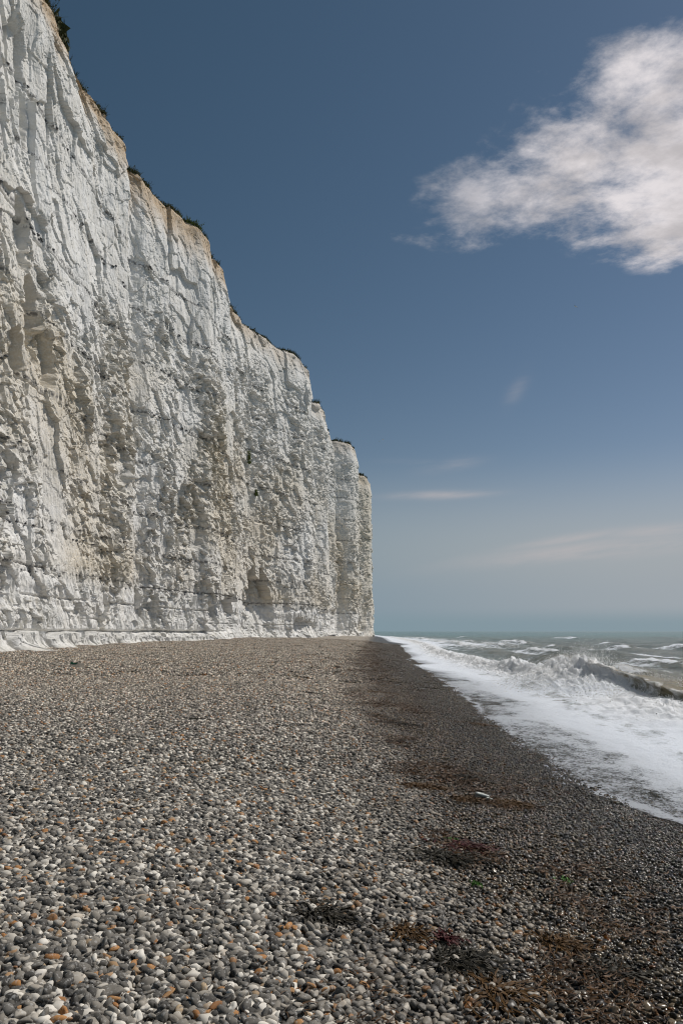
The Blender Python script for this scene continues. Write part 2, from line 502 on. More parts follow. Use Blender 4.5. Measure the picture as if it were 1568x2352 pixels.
# ------------------------------------------------------------------ cliff
RIM = [(110, -10), (128, 30), (150, 78), (180, 133), (213, 205), (234, 243), (260, 264), (263, 292), (288, 322), (291, 386), (330, 402), (370, 442), (400, 474), (430, 500), (470, 521), (484, 550), (491, 582),
       (514, 612), (520, 652), (528, 694), (544, 716), (562, 741), (600, 766), (640, 791), (700, 822), (712, 846), (714, 916), (740, 926), (750, 946), (752, 986), (765, 991), (768, 1009), (808, 1016), (819, 1031), (820, 1086), (845, 1092), (851, 1101)]
TOP = 50.0
path = [(-26.0, 12.0), (-24.5, 30.0), (-23.3, 45.0)]
HID = {(291, 386): (270, 355), (714, 916): (694, 880), (752, 986): (738, 968), (768, 1009): (757, 1002), (820, 1086): (803, 1060), (528, 694): (512, 672)}
RIMX = []
for p_ in RIM:
    if p_ in HID:
        RIMX.append(HID[p_])
    RIMX.append(p_)
RIM = RIMX
for (u, v) in RIM:
    Y = TOP * FPX / (V0 - v)
    path.append(((u - U0) / FPX * Y, Y))
ex, ey = path[-1]
path += [(ex + 0.2, ey + 4), (ex - 2, ey + 12), (ex - 12, ey + 30), (ex - 40, ey + 70)]
path = np.array(path)
seg = np.hypot(*np.diff(path, axis=0).T)
sl = np.concatenate([[0], np.cumsum(seg)])
sf = np.arange(0, sl[-1], 0.1)
fx, fy = np.interp(sf, sl, path[:, 0]), np.interp(sf, sl, path[:, 1])


def gsm(a, sig):
    k = np.arange(-int(4 * sig), int(4 * sig) + 1)
    w = np.exp(-0.5 * (k / sig) ** 2); w /= w.sum()
    return np.convolve(np.pad(a, len(k) // 2, mode='edge'), w, 'valid')


PX, PY = gsm(fx, 3), gsm(fy, 3)
tx, ty = np.gradient(gsm(fx, 40)), np.gradient(gsm(fy, 40))
tl = np.hypot(tx, ty)
NX, NY = ty / tl, -tx / tl                        # outward, towards the sea
s_list, s = [], 0.0
while s < sf[-1] - 0.2:
    s_list.append(s)
    y = np.interp(s, sf, PY)
    if y < 44:
        s += 0.35
    elif s > sl[3 + len(RIM)]:
        s += 0.8
    else:
        s += 0.062 * (y / 45) ** 1.25
SS = np.array(s_list)
zr = np.concatenate([np.linspace(-0.6, 8, 125)[:-1], np.linspace(8, EYE + TOP, 520)])
sg, zg = np.meshgrid(SS, zr, indexing='ij')
pyg = np.interp(sg, sf, PY)


def cliff_disp(s, z, y, detail=True):
    H = EYE + TOP
    wx = s + 0.9 * fbm(s * 0.35, z * 0.2, 31, 3)
    wz = z + 1.2 * fbm(s * 0.3, z * 0.25, 41, 3)
    d = 0.8 * fbm(s * 0.055, z * 0.035, 1, 3) + 0.42 * fbm(s * 0.22, z * 0.05, 2, 3)
    rough = np.clip(0.62 + 1.1 * fbm(s * 0.07 + z * 0.02, z * 0.07, 3, 3), 0.12, 1.25)
    zs = np.clip(27.0 + (y - 52) * 0.22, 25, 43) + 3.0 * fbm(s * 0.09, z * 0.05, 33, 2)
    upper = sstep(z, zs, zs + 5.0)
    rough *= 1.0 - 0.78 * upper
    # smooth slabs left where a sheet of chalk has come away
    slab = sstep(fbm(s * 0.16, z * 0.085, 77, 3), 0.06, 0.22)
    rough = rough * (1 - 0.72 * slab) - 0.0
    r1, r2, r3, lx, ly, e = facets(wx, wz, 5.0, 6.5, 100)
    d += 0.36 * (r1 - 0.5) + (r2 - 0.5) * 0.14 * lx + (r3 - 0.7) * 0.10 * ly
    base = sstep(7.0 - z, -1.5, 2.0)
    k1, k2, k3 = 1 - 0.15 * base, 1 - 0.35 * base, 1 - 0.55 * base
    r1, r2, r3, lx, ly, e1 = facets(wx + 0.12 * wz, wz, 2.0, 3.2, 200)
    d += k1 * (0.35 + 0.65 * rough) * (0.50 * (r1 - 0.5) + (r2 - 0.5) * 0.40 * lx + (r3 - 0.78) * 0.20 * ly)
    r1, r2, r3, lx, ly, e2 = facets(wx - 0.1 * wz, wz + 0.2 * fbm(s * 1.1, z * 1.1, 43, 2), 0.95, 1.25, 300)
    d += k2 * rough * (0.62 * (r1 - 0.5) + (r2 - 0.5) * 0.9 * lx + (r3 - 0.85) * 0.60 * ly)
    r1, r2, r3, lx, ly, e3 = facets(wx, wz, 0.46, 0.62, 400)
    d += k3 * rough * (0.40 * (r1 - 0.5) + (r2 - 0.5) * 1.0 * lx + (r3 - 0.85) * 0.65 * ly)
    r1, r2, r3, lx, ly, e4 = facets(s, z, 0.22, 0.30, 500)
    d += (0.10 + 0.5 * k3 * rough) * (0.13 * (r1 - 0.5) + (r2 - 0.5) * 0.8 * lx + (r3 - 0.8) * 0.4 * ly)
    d += 0.04 * fbm(s * 2.4, z * 1.6, 8, 3)
    flute = 1 - np.abs(fbm(s * 0.9 + 0.15 * wz, z * 0.14, 9, 3)) * 2.2
    d += 0.16 * (flute - 0.5) * np.clip(rough, 0.25, 1) + 0.14 * (0.5 - np.abs(fbm(s * 2.6, z * 0.4, 10, 3)) * 2.2) * (0.4 + 0.6 * base)
    # tall standing slabs left of the smooth brow
    r1, r2, r3, lx, ly, e5 = facets(s + 0.10 * z, z, 1.3, 8.0, 600)
    tall = (1 - sstep(y, 56, 62)) * sstep(z, 31, 34) * (1 - sstep(z, 44, 47))
    d += tall * (0.7 * (r1 - 0.5) + (r2 - 0.5) * 0.5 * lx)
    # open joints between the biggest blocks
    d -= 0.22 * np.exp(-(e1 / 0.035) ** 2) * np.clip(rough, 0.2, 1)
    # bedding: thin open partings that wander and break off, hard beds slightly proud
    zb = z + 0.35 * fbm(s * 0.05, z * 0 + 3.3, 15, 3)
    for (z0, dep, w) in ((2.7, 0.28, 0.08), (4.3, 0.24, 0.08), (6.4, 0.16, 0.07), (9.2, 0.10, 0.06), (14.1, 0.12, 0.07), (19.5, 0.12, 0.08), (25.2, 0.14, 0.08), (30.6, 0.14, 0.09), (36.3, 0.12, 0.08), (41.2, 0.12, 0.08)):
        on = sstep(fbm(s * 0.11 + z0, z * 0 + z0, 19, 2), -0.12, 0.10)
        d -= dep * on * np.exp(-((zb - z0) / w) ** 2)
    d += 0.07 * np.clip(4 * perlin(zb * 0.62, s * 0.05, 16), -1, 1) * base
    # scooped hollows
    for (y0, z0, ry, rz, dep) in ((53.6, 24.3, 1.9, 3.4, 1.7), (55.8, 22.2, 1.8, 2.2, 1.2), (50.5, 20.5, 1.8, 2.0, 0.9), (52, 29.5, 1.6, 2.6, 0.9), (72, 18.0, 2.4, 3.0, 0.9), (222, 4.0, 8, 3, 1.0), (88, 15, 3, 4, 0.7), (52, 40, 2, 5, 0.7)):
        e = ((y - y0) / ry) ** 2 + ((z - z0) / rz) ** 2 + 0.5 * fbm(s * 0.5, z * 0.5, 23, 3)
        d -= dep * sstep(1 - e, 0.0, 0.32)
    s1 = s[:, :1]
    for (y0, y1, zc0, dep, sd0) in ((91, 112, 8.8, 3.0, 0), (115, 128, 13.5, 3.2, 1), (131, 141, 5.5, 1.6, 2), (170, 188, 12.0, 3.0, 3), (195, 208, 6.0, 1.8, 4), (60, 64, 5.6, 0.9, 5), (78, 83, 7.2, 1.2, 6)):
        r1, r2, r3, lx, ly, ee = facets(s1, s1 * 0 + 5.5 + sd0, 1.7, 4.0, 700 + sd0)
        r4 = facets(s1, s1 * 0 + 2.5 + sd0, 0.7, 4.0, 730 + sd0)[0]
        yn = (y - y0) / (y1 - y0)
        env = 0.45 + 0.55 * np.clip(np.sin(math.pi * np.clip(yn, 0, 1)), 0, 1) ** 0.5
        lip = zc0 * env * (0.66 + 0.30 * r1) + 0.9 * (r4 - 0.5) + 2.4 * fbm(s * 0.35, z * 0.2, 710 + sd0, 4)
        edge = yn + 0.10 * fbm(z * 0.45, s * 0.15, 720 + sd0, 3)
        ins = sstep(edge, 0.0, 0.05) * (1 - sstep(edge, 0.75, 1.0))
        d -= dep * ins * sstep(lip - z, 0.0, 0.22) * np.clip(0.2 + 0.8 * z / np.maximum(lip, 0.5), 0, 1) * (0.75 + 0.4 * r2)
    # sea-cut notch at the foot
    d -= 0.55 * np.exp(-((z - 1.62 - 0.1 * fbm(s * 0.12, z * 0, 29, 2)) / 0.14) ** 2) * sstep(100 - y, -10, 10)
    d += 0.35 * sstep(1.2 - z, -0.6, 1.0)
    # overall lean, and the crumbling brow
    d += 0.55 * (1 - z / H) + 0.55 - 0.35 * sstep(y, 110, 190)
    brow = sstep(z, H - 6.5, H)
    d -= 0.75 * brow ** 1.5 + 0.25 * brow * (0.5 + fbm(s * 0.5, z * 0.5, 51, 3))
    d -= 0.4 * sstep(z, H - 0.9, H) ** 2
    return d, rough, slab


dg_, rough_, slab_ = cliff_disp(sg, zg, pyg)
px_ = np.interp(sg, sf, PX); nx_ = np.interp(sg, sf, NX); ny_ = np.interp(sg, sf, NY)
along = 0.10 * fbm(sg * 1.3, zg * 1.3, 61, 2)
CV = np.stack([px_ + nx_ * dg_ + ny_ * -along, pyg + ny_ * dg_ + nx_ * along, zg + 0.35 * fbm(sg * 0.25, 0 * zg, 66, 3) * sstep(zg, 40, EYE + TOP)], -1)
cliff = link("chalk_cliff", None, kind="structure", label="towering white chalk sea cliff running away along the beach", cat="cliff")
cliff.empty_display_size = 1.0
me = grid_mesh("chalk_face", CV, smooth=False, flip=False)
H = EYE + TOP
st_ = np.clip(0.62 + 1.4 * fbm(sg * 0.05, zg * 0.06, 71, 4), 0, 1) * (1 - 0.75 * sstep(zg, 24, 36)) * (1 - 0.85 * sstep(7.5 - zg, 0, 2.5))
st_ = np.maximum(st_, np.clip(sstep(pyg, 180, 215) * (0.72 + 0.9 * fbm(sg * 0.12, zg * 0.03, 74, 3)), 0, 0.9))
st_ = np.maximum(st_, 0.35 * sstep(fbm(sg * 0.9, zg * 0.08, 75, 3), 0.1, 0.4))
soil_ = sstep(zg + 2.2 * fbm(sg * 0.35, zg * 0.12, 72, 4), H - 4.6 - 1.6 * (1 - sstep(pyg, 92, 105)) * sstep(pyg, 68, 78), H - 0.6) * (1 - 0.55 * sstep(pyg, 105, 130))
grey_ = 0.55 * sstep(fbm(sg * 0.3, zg * 0.2, 73, 4), 0.12, 0.42) + 0.3 * sstep(zg, 34, 42) * sstep(fbm(sg * 0.2, zg * 0.2, 79, 3), -0.1, 0.3)
zb_ = zg + 0.35 * fbm(sg * 0.05, zg * 0 + 3.3, 15, 3)
fl_ = np.zeros_like(zg)
for z0 in (6.4, 10.2, 14.3, 19.8, 25.5, 31.0, 36.6, 41.5):
    fl_ = np.maximum(fl_, np.exp(-((zb_ - z0) / 0.18) ** 2))
attr(me, "stain", st_); attr(me, "rubble", np.clip((rough_ - 0.25) * 1.3, 0, 1) * (1 - 0.75 * sstep(pyg, 95, 150)) * (0.55 + 0.45 * st_)); attr(me, "soil", soil_); attr(me, "grey", np.clip(grey_, 0, 1)); attr(me, "flint", 0.8 * fl_)
face = link("chalk_face", me, M_CHALK, cliff)

# the down above the brow
rimv = CV[:, -1, :]
inl = np.linspace(0, 1, 14) ** 2
TV = np.zeros((len(SS), 14, 3))
for j, k in enumerate(inl):
    TV[:, j, 0] = rimv[:, 0] * (1 - k) + (-190.0) * k
    TV[:, j, 1] = rimv[:, 1]
    TV[:, j, 2] = rimv[:, 2] + 3.0 * k + (0.12 * fbm(SS * 0.4, SS * 0 + j * 3.1, 81, 3) if j else 0)
link("turf_top", grid_mesh("turf_top", TV, smooth=True, flip=False), M_TURF, cliff)

# chalk ledge worn by the waves at the foot of the cliff, block by block
FSM = gsm(fx + NX * 0.0, 30), gsm(fy, 30)


def on_path(s, off):
    off = off + 1.15
    return np.interp(s, sf, FSM[0]) + np.interp(s, sf, NX) * off, np.interp(s, sf, FSM[1]) + np.interp(s, sf, NY) * off


def s_at_y(y):
    return float(np.interp(y, PY, sf))


def ledge_block(s0, s1, top, reach, toe, seed):
    n, m = 64, 34
    a = np.linspace(0, 1, n)[:, None]; b = np.linspace(0, 1, m)[None, :]
    s = s0 + (s1 - s0) * a + 0 * b
    rnd = np.clip(np.sin(np.pi * a), 0, 1) ** 0.30
    off0 = -0.9
    # profile: worn flat top, broken lip, steep front, then a concave toe spreading on the shingle
    t1 = np.clip(b / 0.4, 0, 1); t2 = np.clip((b - 0.4) / 0.6, 0, 1)
    r1, r2, r3, lx, ly, e = facets(s + 0 * b, 2.0 * b + 0 * s + seed, 0.75, 0.9, seed)
    r4, r5, r6, lx2, ly2, e2 = facets(s + 0 * b, 2.0 * b + 0 * s + seed, 0.30, 0.35, seed + 9)
    cut = 0.42 * (r1 - 0.5) + 0.35 * (r2 - 0.5) * lx + 0.14 * (r4 - 0.5) - 0.22 * np.exp(-(np.abs(fbm(s * 0.8, b * 0.3 + seed, seed + 5, 2)) / 0.06) ** 2)
    lip = reach * (0.6 + 0.4 * rnd) + 0.25 * fbm(s * 0.9, b * 0 + seed, seed, 2)
    off = off0 + (lip - off0) * t1 + toe * rnd * (t2 ** 2.4) + cut * t1 * (1 - 0.7 * t2)
    X, Y = on_path(s, off)
    zb = beach_z(X, Y)
    z = zb - 0.15 + (top - zb + 0.15) * (1 - t2 ** 0.8) ** 1.1 * (0.45 + 0.55 * rnd) - 0.12 * t1 * (1 - t2)
    z = z + (0.10 * fbm(s * 1.8, b * 5, seed + 3, 4) + 0.12 * (r3 - 0.5) + 0.05 * (r6 - 0.5)) * (1 - t2 * 0.8)
    me = grid_mesh("chalk_ledge", np.stack([X, Y, z], -1), smooth=False)
    attr(me, "stain", 0.15 + 0.5 * (t2 + 0 * a) ** 2)
    attr(me, "grey", 0.35 + 0 * s)
    link("chalk_ledge", me, M_CHALK, cliff)


s = s_at_y(43.5)
k = 0
while s < s_at_y(91):
    w = random.uniform(1.8, 4.2)
    y = np.interp(s, sf, PY)
    fade = 1 - 0.55 * (y - 45) / 46
    top = 1.75 - 0.25 * random.random() - 0.5 * max(0, (y - 60) / 31)
    big = (k % 3 == 1)
    near_ = max(0.0, 1 - (y - 44) / 12)
    ledge_block(s, s + w * 1.02, top, (1.7 if big else 1.0) * fade + random.uniform(-0.15, 0.3) + 0.5 * near_, ((1.8 if big else 0.7) + (2.6 if big else 0.8) * near_) * fade, 900 + 7 * k)
    s += w
    k += 1
for (y, w, tp) in ((143, 5, 1.25), (166, 4, 1.3), (178, 9, 1.9), (189, 5, 1.7), (211, 8, 1.7), (224, 6, 1.6)):
    s = s_at_y(y)
    ledge_block(s, s + w, tp, 1.6, 1.2, 990 + int(y))

# black flint nodules standing out of the chalk along its beds
fv, ff, c = [], [], 0
bv, bf = ICO0
for z0 in (5.9, 9.3, 14.3, 19.8, 25.5, 31.0, 36.6, 41.5):
    for _ in range(95):
        y = 46 * (230 / 46) ** random.random()
        i = int(np.searchsorted(np.interp(SS, sf, PY), y)) + random.randint(-2, 2)
        i = min(max(i, 0), len(SS) - 1)
        if fbm(np.array([SS[i] * 0.11 + z0]), np.array([z0]), 19, 2)[0] < -0.05:
            continue
        zz = z0 + random.gauss(0, 0.13)
        j = int(np.argmin(np.abs(zr - zz)))
        p = CV[i, j]
        sc = np.array([random.uniform(0.07, 0.2), random.uniform(0.08, 0.26), random.uniform(0.05, 0.12)])
        v = bv * sc * (1 + 0.35 * (rng.random((len(bv), 1)) - 0.5)) + p
        fv.append(v); ff.append(bf + c); c += len(bv)
me = tri_mesh("flint_seam", np.concatenate(fv), np.concatenate(ff))
link("flint_seam", me, M_FLINT, cliff, kind="stuff")

# ------------------------------------------------------------------ grass and shrubs on the brow and the face
def blades(n, spread, h, lean, wid, leaves=0, droop=0.3):
    V, F = [], []
    for _ in range(n):
        a = random.uniform(0, 2 * math.pi)
        r = math.sqrt(random.random())
        b = Vector((math.cos(a) * r * spread[0], math.sin(a) * r * spread[1], 0))
        hh = h * random.uniform(0.35, 1.1) * (1.1 - 0.55 * r)
        ld = Vector((random.gauss(0, 1), random.gauss(0, 1), 0)) * lean * hh
        w = wid * random.uniform(0.6, 1.3)
        th = random.uniform(0, math.pi)
        side = Vector((math.cos(th), math.sin(th), 0)) * w
        pts = [b, b + ld * 0.35 + Vector((0, 0, hh * 0.6)), b + ld + Vector((0, 0, hh * (1 - droop * random.random())))]
        k = len(V)
        V += [pts[0] - side, pts[0] + side, pts[1] - side * 0.8, pts[1] + side * 0.8, pts[2] - side * 0.15, pts[2] + side * 0.15]
        F += [(k, k + 1, k + 3, k + 2), (k + 2, k + 3, k + 5, k + 4)]
        for _ in range(leaves):
            f = random.uniform(0.25, 1.0)
            c = pts[0].lerp(pts[2], f)
            d = Vector((random.gauss(0, 1), random.gauss(0, 1), random.gauss(0.2, 0.6))).normalized() * wid * random.uniform(2.5, 6)
            e = d.cross(Vector((random.gauss(0, 1), random.gauss(0, 1), random.gauss(0, 1)))).normalized() * wid * random.uniform(1.0, 2.2)
            k = len(V)
            V += [c, c + d * 0.5 + e, c + d, c + d * 0.5 - e]
            F += [(k, k + 1, k + 2, k + 3)]
    return V, F


def rim_point(u, v):
    """place on the brow seen from the beach at that bearing"""
    Y = TOP * FPX / (V0 - v)
    s = s_at_y(Y)
    i = int(np.searchsorted(SS, s)); i = min(i, len(SS) - 1)
    return CV[i, -1]


tufts = [(150, 60, 2.2, 1.9, "big dark bush of dry grass hanging over the brow at the top of the picture", 1),
         (213, 200, 0.9, 0.8, "thin low tuft on the brow just above the ochre bulge, second from the top", 0),
         (250, 255, 1.0, 1.0, "spiky tuft on the highest notch of the cliff brow, third from the top", 0),
         (286, 318, 0.9, 0.6, "flat dark tuft on the brow directly above the tall vertical step", 0),
         (322, 398, 1.2, 1.0, "bristling tuft at the upper end of the long sloping ochre brow", 0),
         (352, 424, 1.2, 0.9, "dark tuft in the middle of the long sloping ochre brow", 0),
         (405, 478, 1.2, 1.0, "spiky tuft just above the green bush on the ochre brow", 0),
         (436, 503, 1.7, 1.0, "low green bush on the corner of the sloping ochre brow", 1),
         (462, 517, 1.3, 0.9, "tuft hanging at the lower corner of the sloping ochre brow", 1),
         (497, 588, 1.0, 0.9, "single tuft on the small shelf halfway down the stepped brow", 0),
         (543, 714, 1.3, 0.9, "dark tuft on the little shelf above the long even brow", 0),
         (588, 758, 1.6, 0.7, "low tuft at the upper end of the long even brow", 0),
         (616, 776, 1.4, 0.7, "flat tuft partway along the long even brow", 0),
         (672, 808, 1.9, 0.8, "dark mat of grass near the end of the long even brow", 0),
         (727, 921, 2.2, 0.6, "thin dark grass on the flat top right of the tallest far step", 0),
         (789, 1012, 3.2, 0.8, "dark grass cap on the squared buttress next to the last one", 0),
         (834, 1089, 2.6, 0.8, "dark grass cap on the farthest buttress of the cliff", 0)]
for (u, v, w, h, lab, bush) in tufts:
    p = rim_point(u, v)
    s0_ = s_at_y(TOP * FPX / (V0 - v))
    V, F = [], []
    for _ in range(46):
        sj = s0_ + random.gauss(0, 0.62 * w)
        i = min(max(int(np.searchsorted(SS, sj)), 0), len(SS) - 1)
        c = Vector(rimv[i]) - Vector(p)
        hh = h * random.uniform(0.5, 1.5) * math.exp(-((sj - s0_) / (1.3 * w)) ** 2)
        V1, F1 = blades(9, (0.14, 0.2), max(hh, 0.25), 0.30, 0.018 * (1 + p[1] / 110), 3 if bush else 1)
        off = c + Vector((random.uniform(-0.35, 0.45), 0, random.uniform(-0.1, 0.05)))
        k = len(V)
        V += [q + off for q in V1]
        F += [tuple(i_ + k for i_ in f) for f in F1]
    if v < 100:
        V2, F2 = blades(420, (0.9, 2.6), 1.3, 0.5, 0.03, 3, 0.9)
        V2 = [q + Vector((0.25, 0, -0.9 * random.random())) for q in V2]
        k = len(V); V = V + V2; F = F + [tuple(i + k for i in f) for f in F2]
    me = tri_mesh("grass_tuft", [tuple(q) for q in V], F, smooth=False)
    o = link("grass_tuft" if not bush else "clifftop_bush", me, M_SHRUB if (bush and v > 100) else M_GRASS, label=lab, cat="grass tuft" if not bush else "bush", group="tufts along the cliff brow")
    o.location = (p[0] - 0.35, p[1], p[2] - 0.12)
# the short turf fringe all along the brow
V, F = [], []
for i in range(0, len(SS)):
    y = rimv[i, 1]
    if y < 50 or y > 245:
        continue
    for _ in range(9):
        dens = perlin(np.array([SS[i] * 0.25]), np.array([0.5]), 91)[0]
        if dens < -0.6:
            continue
        j = min(i + 1, len(SS) - 1)
        f = random.random()
        b = Vector(rimv[i] * (1 - f) + rimv[j] * f) + Vector((random.uniform(-0.5, 0.08), 0, random.uniform(-0.10, 0.0)))
        hh = random.uniform(0.2, 0.75) * (0.75 + dens)
        d = Vector((random.gauss(0.12, 0.16), random.gauss(0, 0.16), hh))
        th = random.uniform(0, math.pi)
        w = Vector((math.cos(th), math.sin(th), 0)) * 0.03 * (1 + y / 150)
        k = len(V)
        V += [b - w, b + w, b + d + w * 0.2, b + d - w * 0.2]
        F.append((k, k + 1, k + 2, k + 3))
link("grass", tri_mesh("grass", [tuple(q) for q in V], F, smooth=False), M_GRASS, kind="stuff", label="short dark turf fringe along the whole cliff brow", cat="grass")


def face_point(u, v):
    """where the sight line through that place meets the chalk"""
    best, bi = 1e9, None
    du = U0 + FPX * CV[..., 0] / CV[..., 1] - u
    dv = V0 - FPX * (CV[..., 2] - EYE) / CV[..., 1] - v
    d = du ** 2 + dv ** 2 + 1e9 * ((SS[:, None] > sl[3 + len(RIM)]) | (CV[..., 1] < 5))
    i, j = np.unravel_index(np.argmin(np.where(d < 16, CV[..., 1] * 0.001, 100) + d * 0.01), d.shape)
    return CV[i, j], (np.interp(SS[i], sf, NX), np.interp(SS[i], sf, NY))


for (u, v, hh, ww, lab) in ((568, 1048, 1.9, 1.0, "green leafy plant growing out of the bare chalk face, the larger and upper one"),
                            (585, 1132, 0.9, 0.55, "small green plant on the bare chalk face below the larger one")):
    p, nrm = face_point(u, v)
    out, fo = [], []
    for r in range(34):
        V, F = blades(9, (0.10, 0.14), 0.38, 0.7, 0.022, 6, 0.9)
        f = random.uniform(-0.5, 0.5)
        off = Vector((random.uniform(0.12, 0.42), -f * 0.5 * ww + random.gauss(0, 0.16 * ww), f * hh - 0.15))
        k = len(out)
        out += [q + off for q in V]
        fo += [tuple(i + k for i in f_) for f_ in F]
    o = link("cliff_plant", tri_mesh("cliff_plant", [tuple(q) for q in out], fo, smooth=False), M_SHRUB, label=lab, cat="plant", group="plants on the chalk face")
    o.location = tuple(p)

# ------------------------------------------------------------------ sea
Ys = np.concatenate([np.linspace(-4, 4, 14)[:-1], np.geomspace(4, 400, 700), np.geomspace(410, 40000, 60)])
Wc = np.concatenate([np.linspace(-0.05, 12.5, 285), 12.5 + np.geomspace(0.05, 40, 150), np.geomspace(54, 40000, 60)])
YS, WS = np.meshgrid(Ys, Wc, indexing='ij')
YC = YS[:, :1]
jag = 0.55 * fbm(YC * 0.30, YC * 0, 204, 2) + 0.34 * fbm(YC * 0.65, YC * 0, 201, 3) + 0.10 * fbm(YC * 3.0, YC * 0, 202, 2)
XS = edge_x(YS) + jag * (np.exp(-WS / 1.5)) + WS
zb = beach_z(XS, YS)
q = XS - crest_x(YS) - 0.5 * fbm(YC * 0.12, YC * 0, 203, 2)
far = np.exp(-((YS / 330.0) ** 4))
water = np.full_like(XS, SEA)
foam = np.zeros_like(XS)
sandc = np.zeros_like(XS)
# first breaker
curl = sstep(YS, 19.0, 21.5) * (1 - sstep(YS, 26.0, 27.6))
broken = 1 - curl
H1 = (0.55 + 0.45 * fbm(YC * 0.13, YC * 0, 205, 3)) * (1 - 0.30 * sstep(YS, 33, 45)) * (1 - 0.35 * sstep(YS, 50, 140)) * far
fr = np.where(curl > 0.5, 0.55, 0.50)
prof = np.where(q < 0, np.exp(-(np.abs(q) / fr) ** 2.2), np.exp(-(np.abs(q) / 2.0) ** 1.7))
tur = fbm(XS * 1.3, YS * 1.3, 207, 4) + 0.5 * np.abs(fbm(XS * 3.5, YS * 3.0, 208, 3))
bore = broken * np.exp(-((q + 0.3) / 1.1) ** 2) * far
water += H1 * prof * (1 - 0.25 * broken) + bore * (0.30 * tur + 0.05)
burst = np.exp(-(((XS - 8.6) / 1.5) ** 2 + ((YS - 28.0) / 3.6) ** 4))
burst2 = np.exp(-(((XS - 8.9) / 0.8) ** 2 + ((YS - 38) / 4.0) ** 2))
spk = np.clip(0.55 + 0.9 * fbm(XS * 2.2, YS * 2.2, 209, 4) + 0.5 * np.abs(perlin(XS * 6, YS * 6, 210)), 0, 2)
water += burst * (0.36 + 0.42 * spk) + burst2 * 0.34 * spk
pile = np.exp(-(((XS - 8.6) / 1.9) ** 2 + ((YS - 20.0) / 3.6) ** 4)) * (1 - sstep(q, -0.9, -0.3))
water += pile * (0.14 + 0.26 * tur)
foam = np.maximum(foam, np.clip(bore * 1.5, 0, 1)); foam = np.maximum(foam, np.clip(burst * 1.8, 0, 1.1)); foam = np.maximum(foam, np.clip(pile * 1.35, 0, 1))
foam = np.maximum(foam, np.clip(burst2 * 1.6, 0, 1))
sandc = np.maximum(sandc, np.clip(prof * curl * 0.9, 0, 1)); sandc = np.maximum(sandc, 0.45 * np.clip(bore + burst + pile, 0, 1))
# the thrown lip of the curling part
lipm = curl * np.where(q > -1.6, 1, 0) * np.clip(prof, 0, 1) ** 2.5
XS2 = XS - lipm * (0.75 + 0.25 * fbm(YC * 2.0, YC * 0, 211, 2))
water += -0.10 * lipm * np.clip(-q, 0, 1)
foam = np.maximum(foam, curl * np.exp(-((q + 0.10) / 0.32) ** 2) * (0.66 + 0.5 * fbm(YS * 1.3, XS * 1.0, 214, 3)))
foam = np.maximum(foam, curl * sstep(-q, -0.05, 0.1) * (1 - sstep(-q, 0.9, 1.3)) * np.clip(0.38 + 0.9 * fbm(YS * 1.1, XS * 0.35, 215, 4), 0, 0.8))
foam = np.maximum(foam, curl * np.exp(-((q + 1.0) / 0.35) ** 2) * 0.9)
# later swells, short-crested
for k, (off, amp, sd_, br) in enumerate(((5.6, 0.5, 301, 0.22), (10.5, 0.5, 302, 0.2), (15.5, 0.55, 303, 0.16), (21.5, 0.6, 304, 0.2), (28.5, 0.65, 305, 0.2), (37, 0.7, 306, 0.24), (47, 0.7, 307, 0.24), (60, 0.75, 308, 0.24), (76, 0.8, 309, 0.24), (96, 0.8, 310, 0.24), (120, 0.8, 311, 0.2), (150, 0.8, 312, 0.2))):
    qq = XS - crest_x(YS) - off - (1.2 + 0.06 * off) * fbm(YC * 0.035, YC * 0 + k, sd_, 3)
    am = np.clip(0.45 + 1.3 * fbm(YC * 0.05 + 3 * k, YC * 0 + 0.7 * k, sd_ + 40, 3), 0.08, 1.3) * far
    wd = 0.8 + 0.012 * off
    pf = np.where(qq < 0, np.exp(-(np.abs(qq) / wd) ** 1.8), np.exp(-(np.abs(qq) / (2.6 * wd)) ** 1.6))
    water += amp * am * pf
    bk = sstep(am, 0.55, 0.80)
    cap = bk * np.exp(-((qq + 0.25) / (0.45 * wd)) ** 2)
    water += cap * 0.12 * tur
    foam = np.maximum(foam, 0.95 * cap)
    foam = np.maximum(foam, 0.62 * bk * np.exp(-((qq + 1.6) / 1.6) ** 2))
    foam = np.maximum(foam, 0.42 * sstep(am, 0.3, 0.7) * np.exp(-((qq - 1.2) / 1.5) ** 2))
    sandc = np.maximum(sandc, 0.45 * pf * np.exp(-off / 25))
# the peaked hump standing up behind the breaker
hump = np.exp(-(((XS - 14.2) / 0.9) ** 2 + ((YS - 47) / 5.0) ** 2))
water += 0.5 * hump
foam = np.maximum(foam, 0.9 * np.exp(-(((XS - 13.4) / 0.5) ** 2 + ((YS - 45.5) / 4.5) ** 2)))
sandc = np.maximum(sandc, 0.7 * hump)
# chop
offs = sstep(WS, 2.5, 9.0)
water += far * offs * (0.20 * fbm(XS * 0.45, YS * 0.25, 221, 4) + 0.08 * fbm(XS * 1.6, YS * 1.0, 222, 3))
water += 0.018 * fbm(XS * 2.6, YS * 2.6, 223, 3) * (1 - offs)
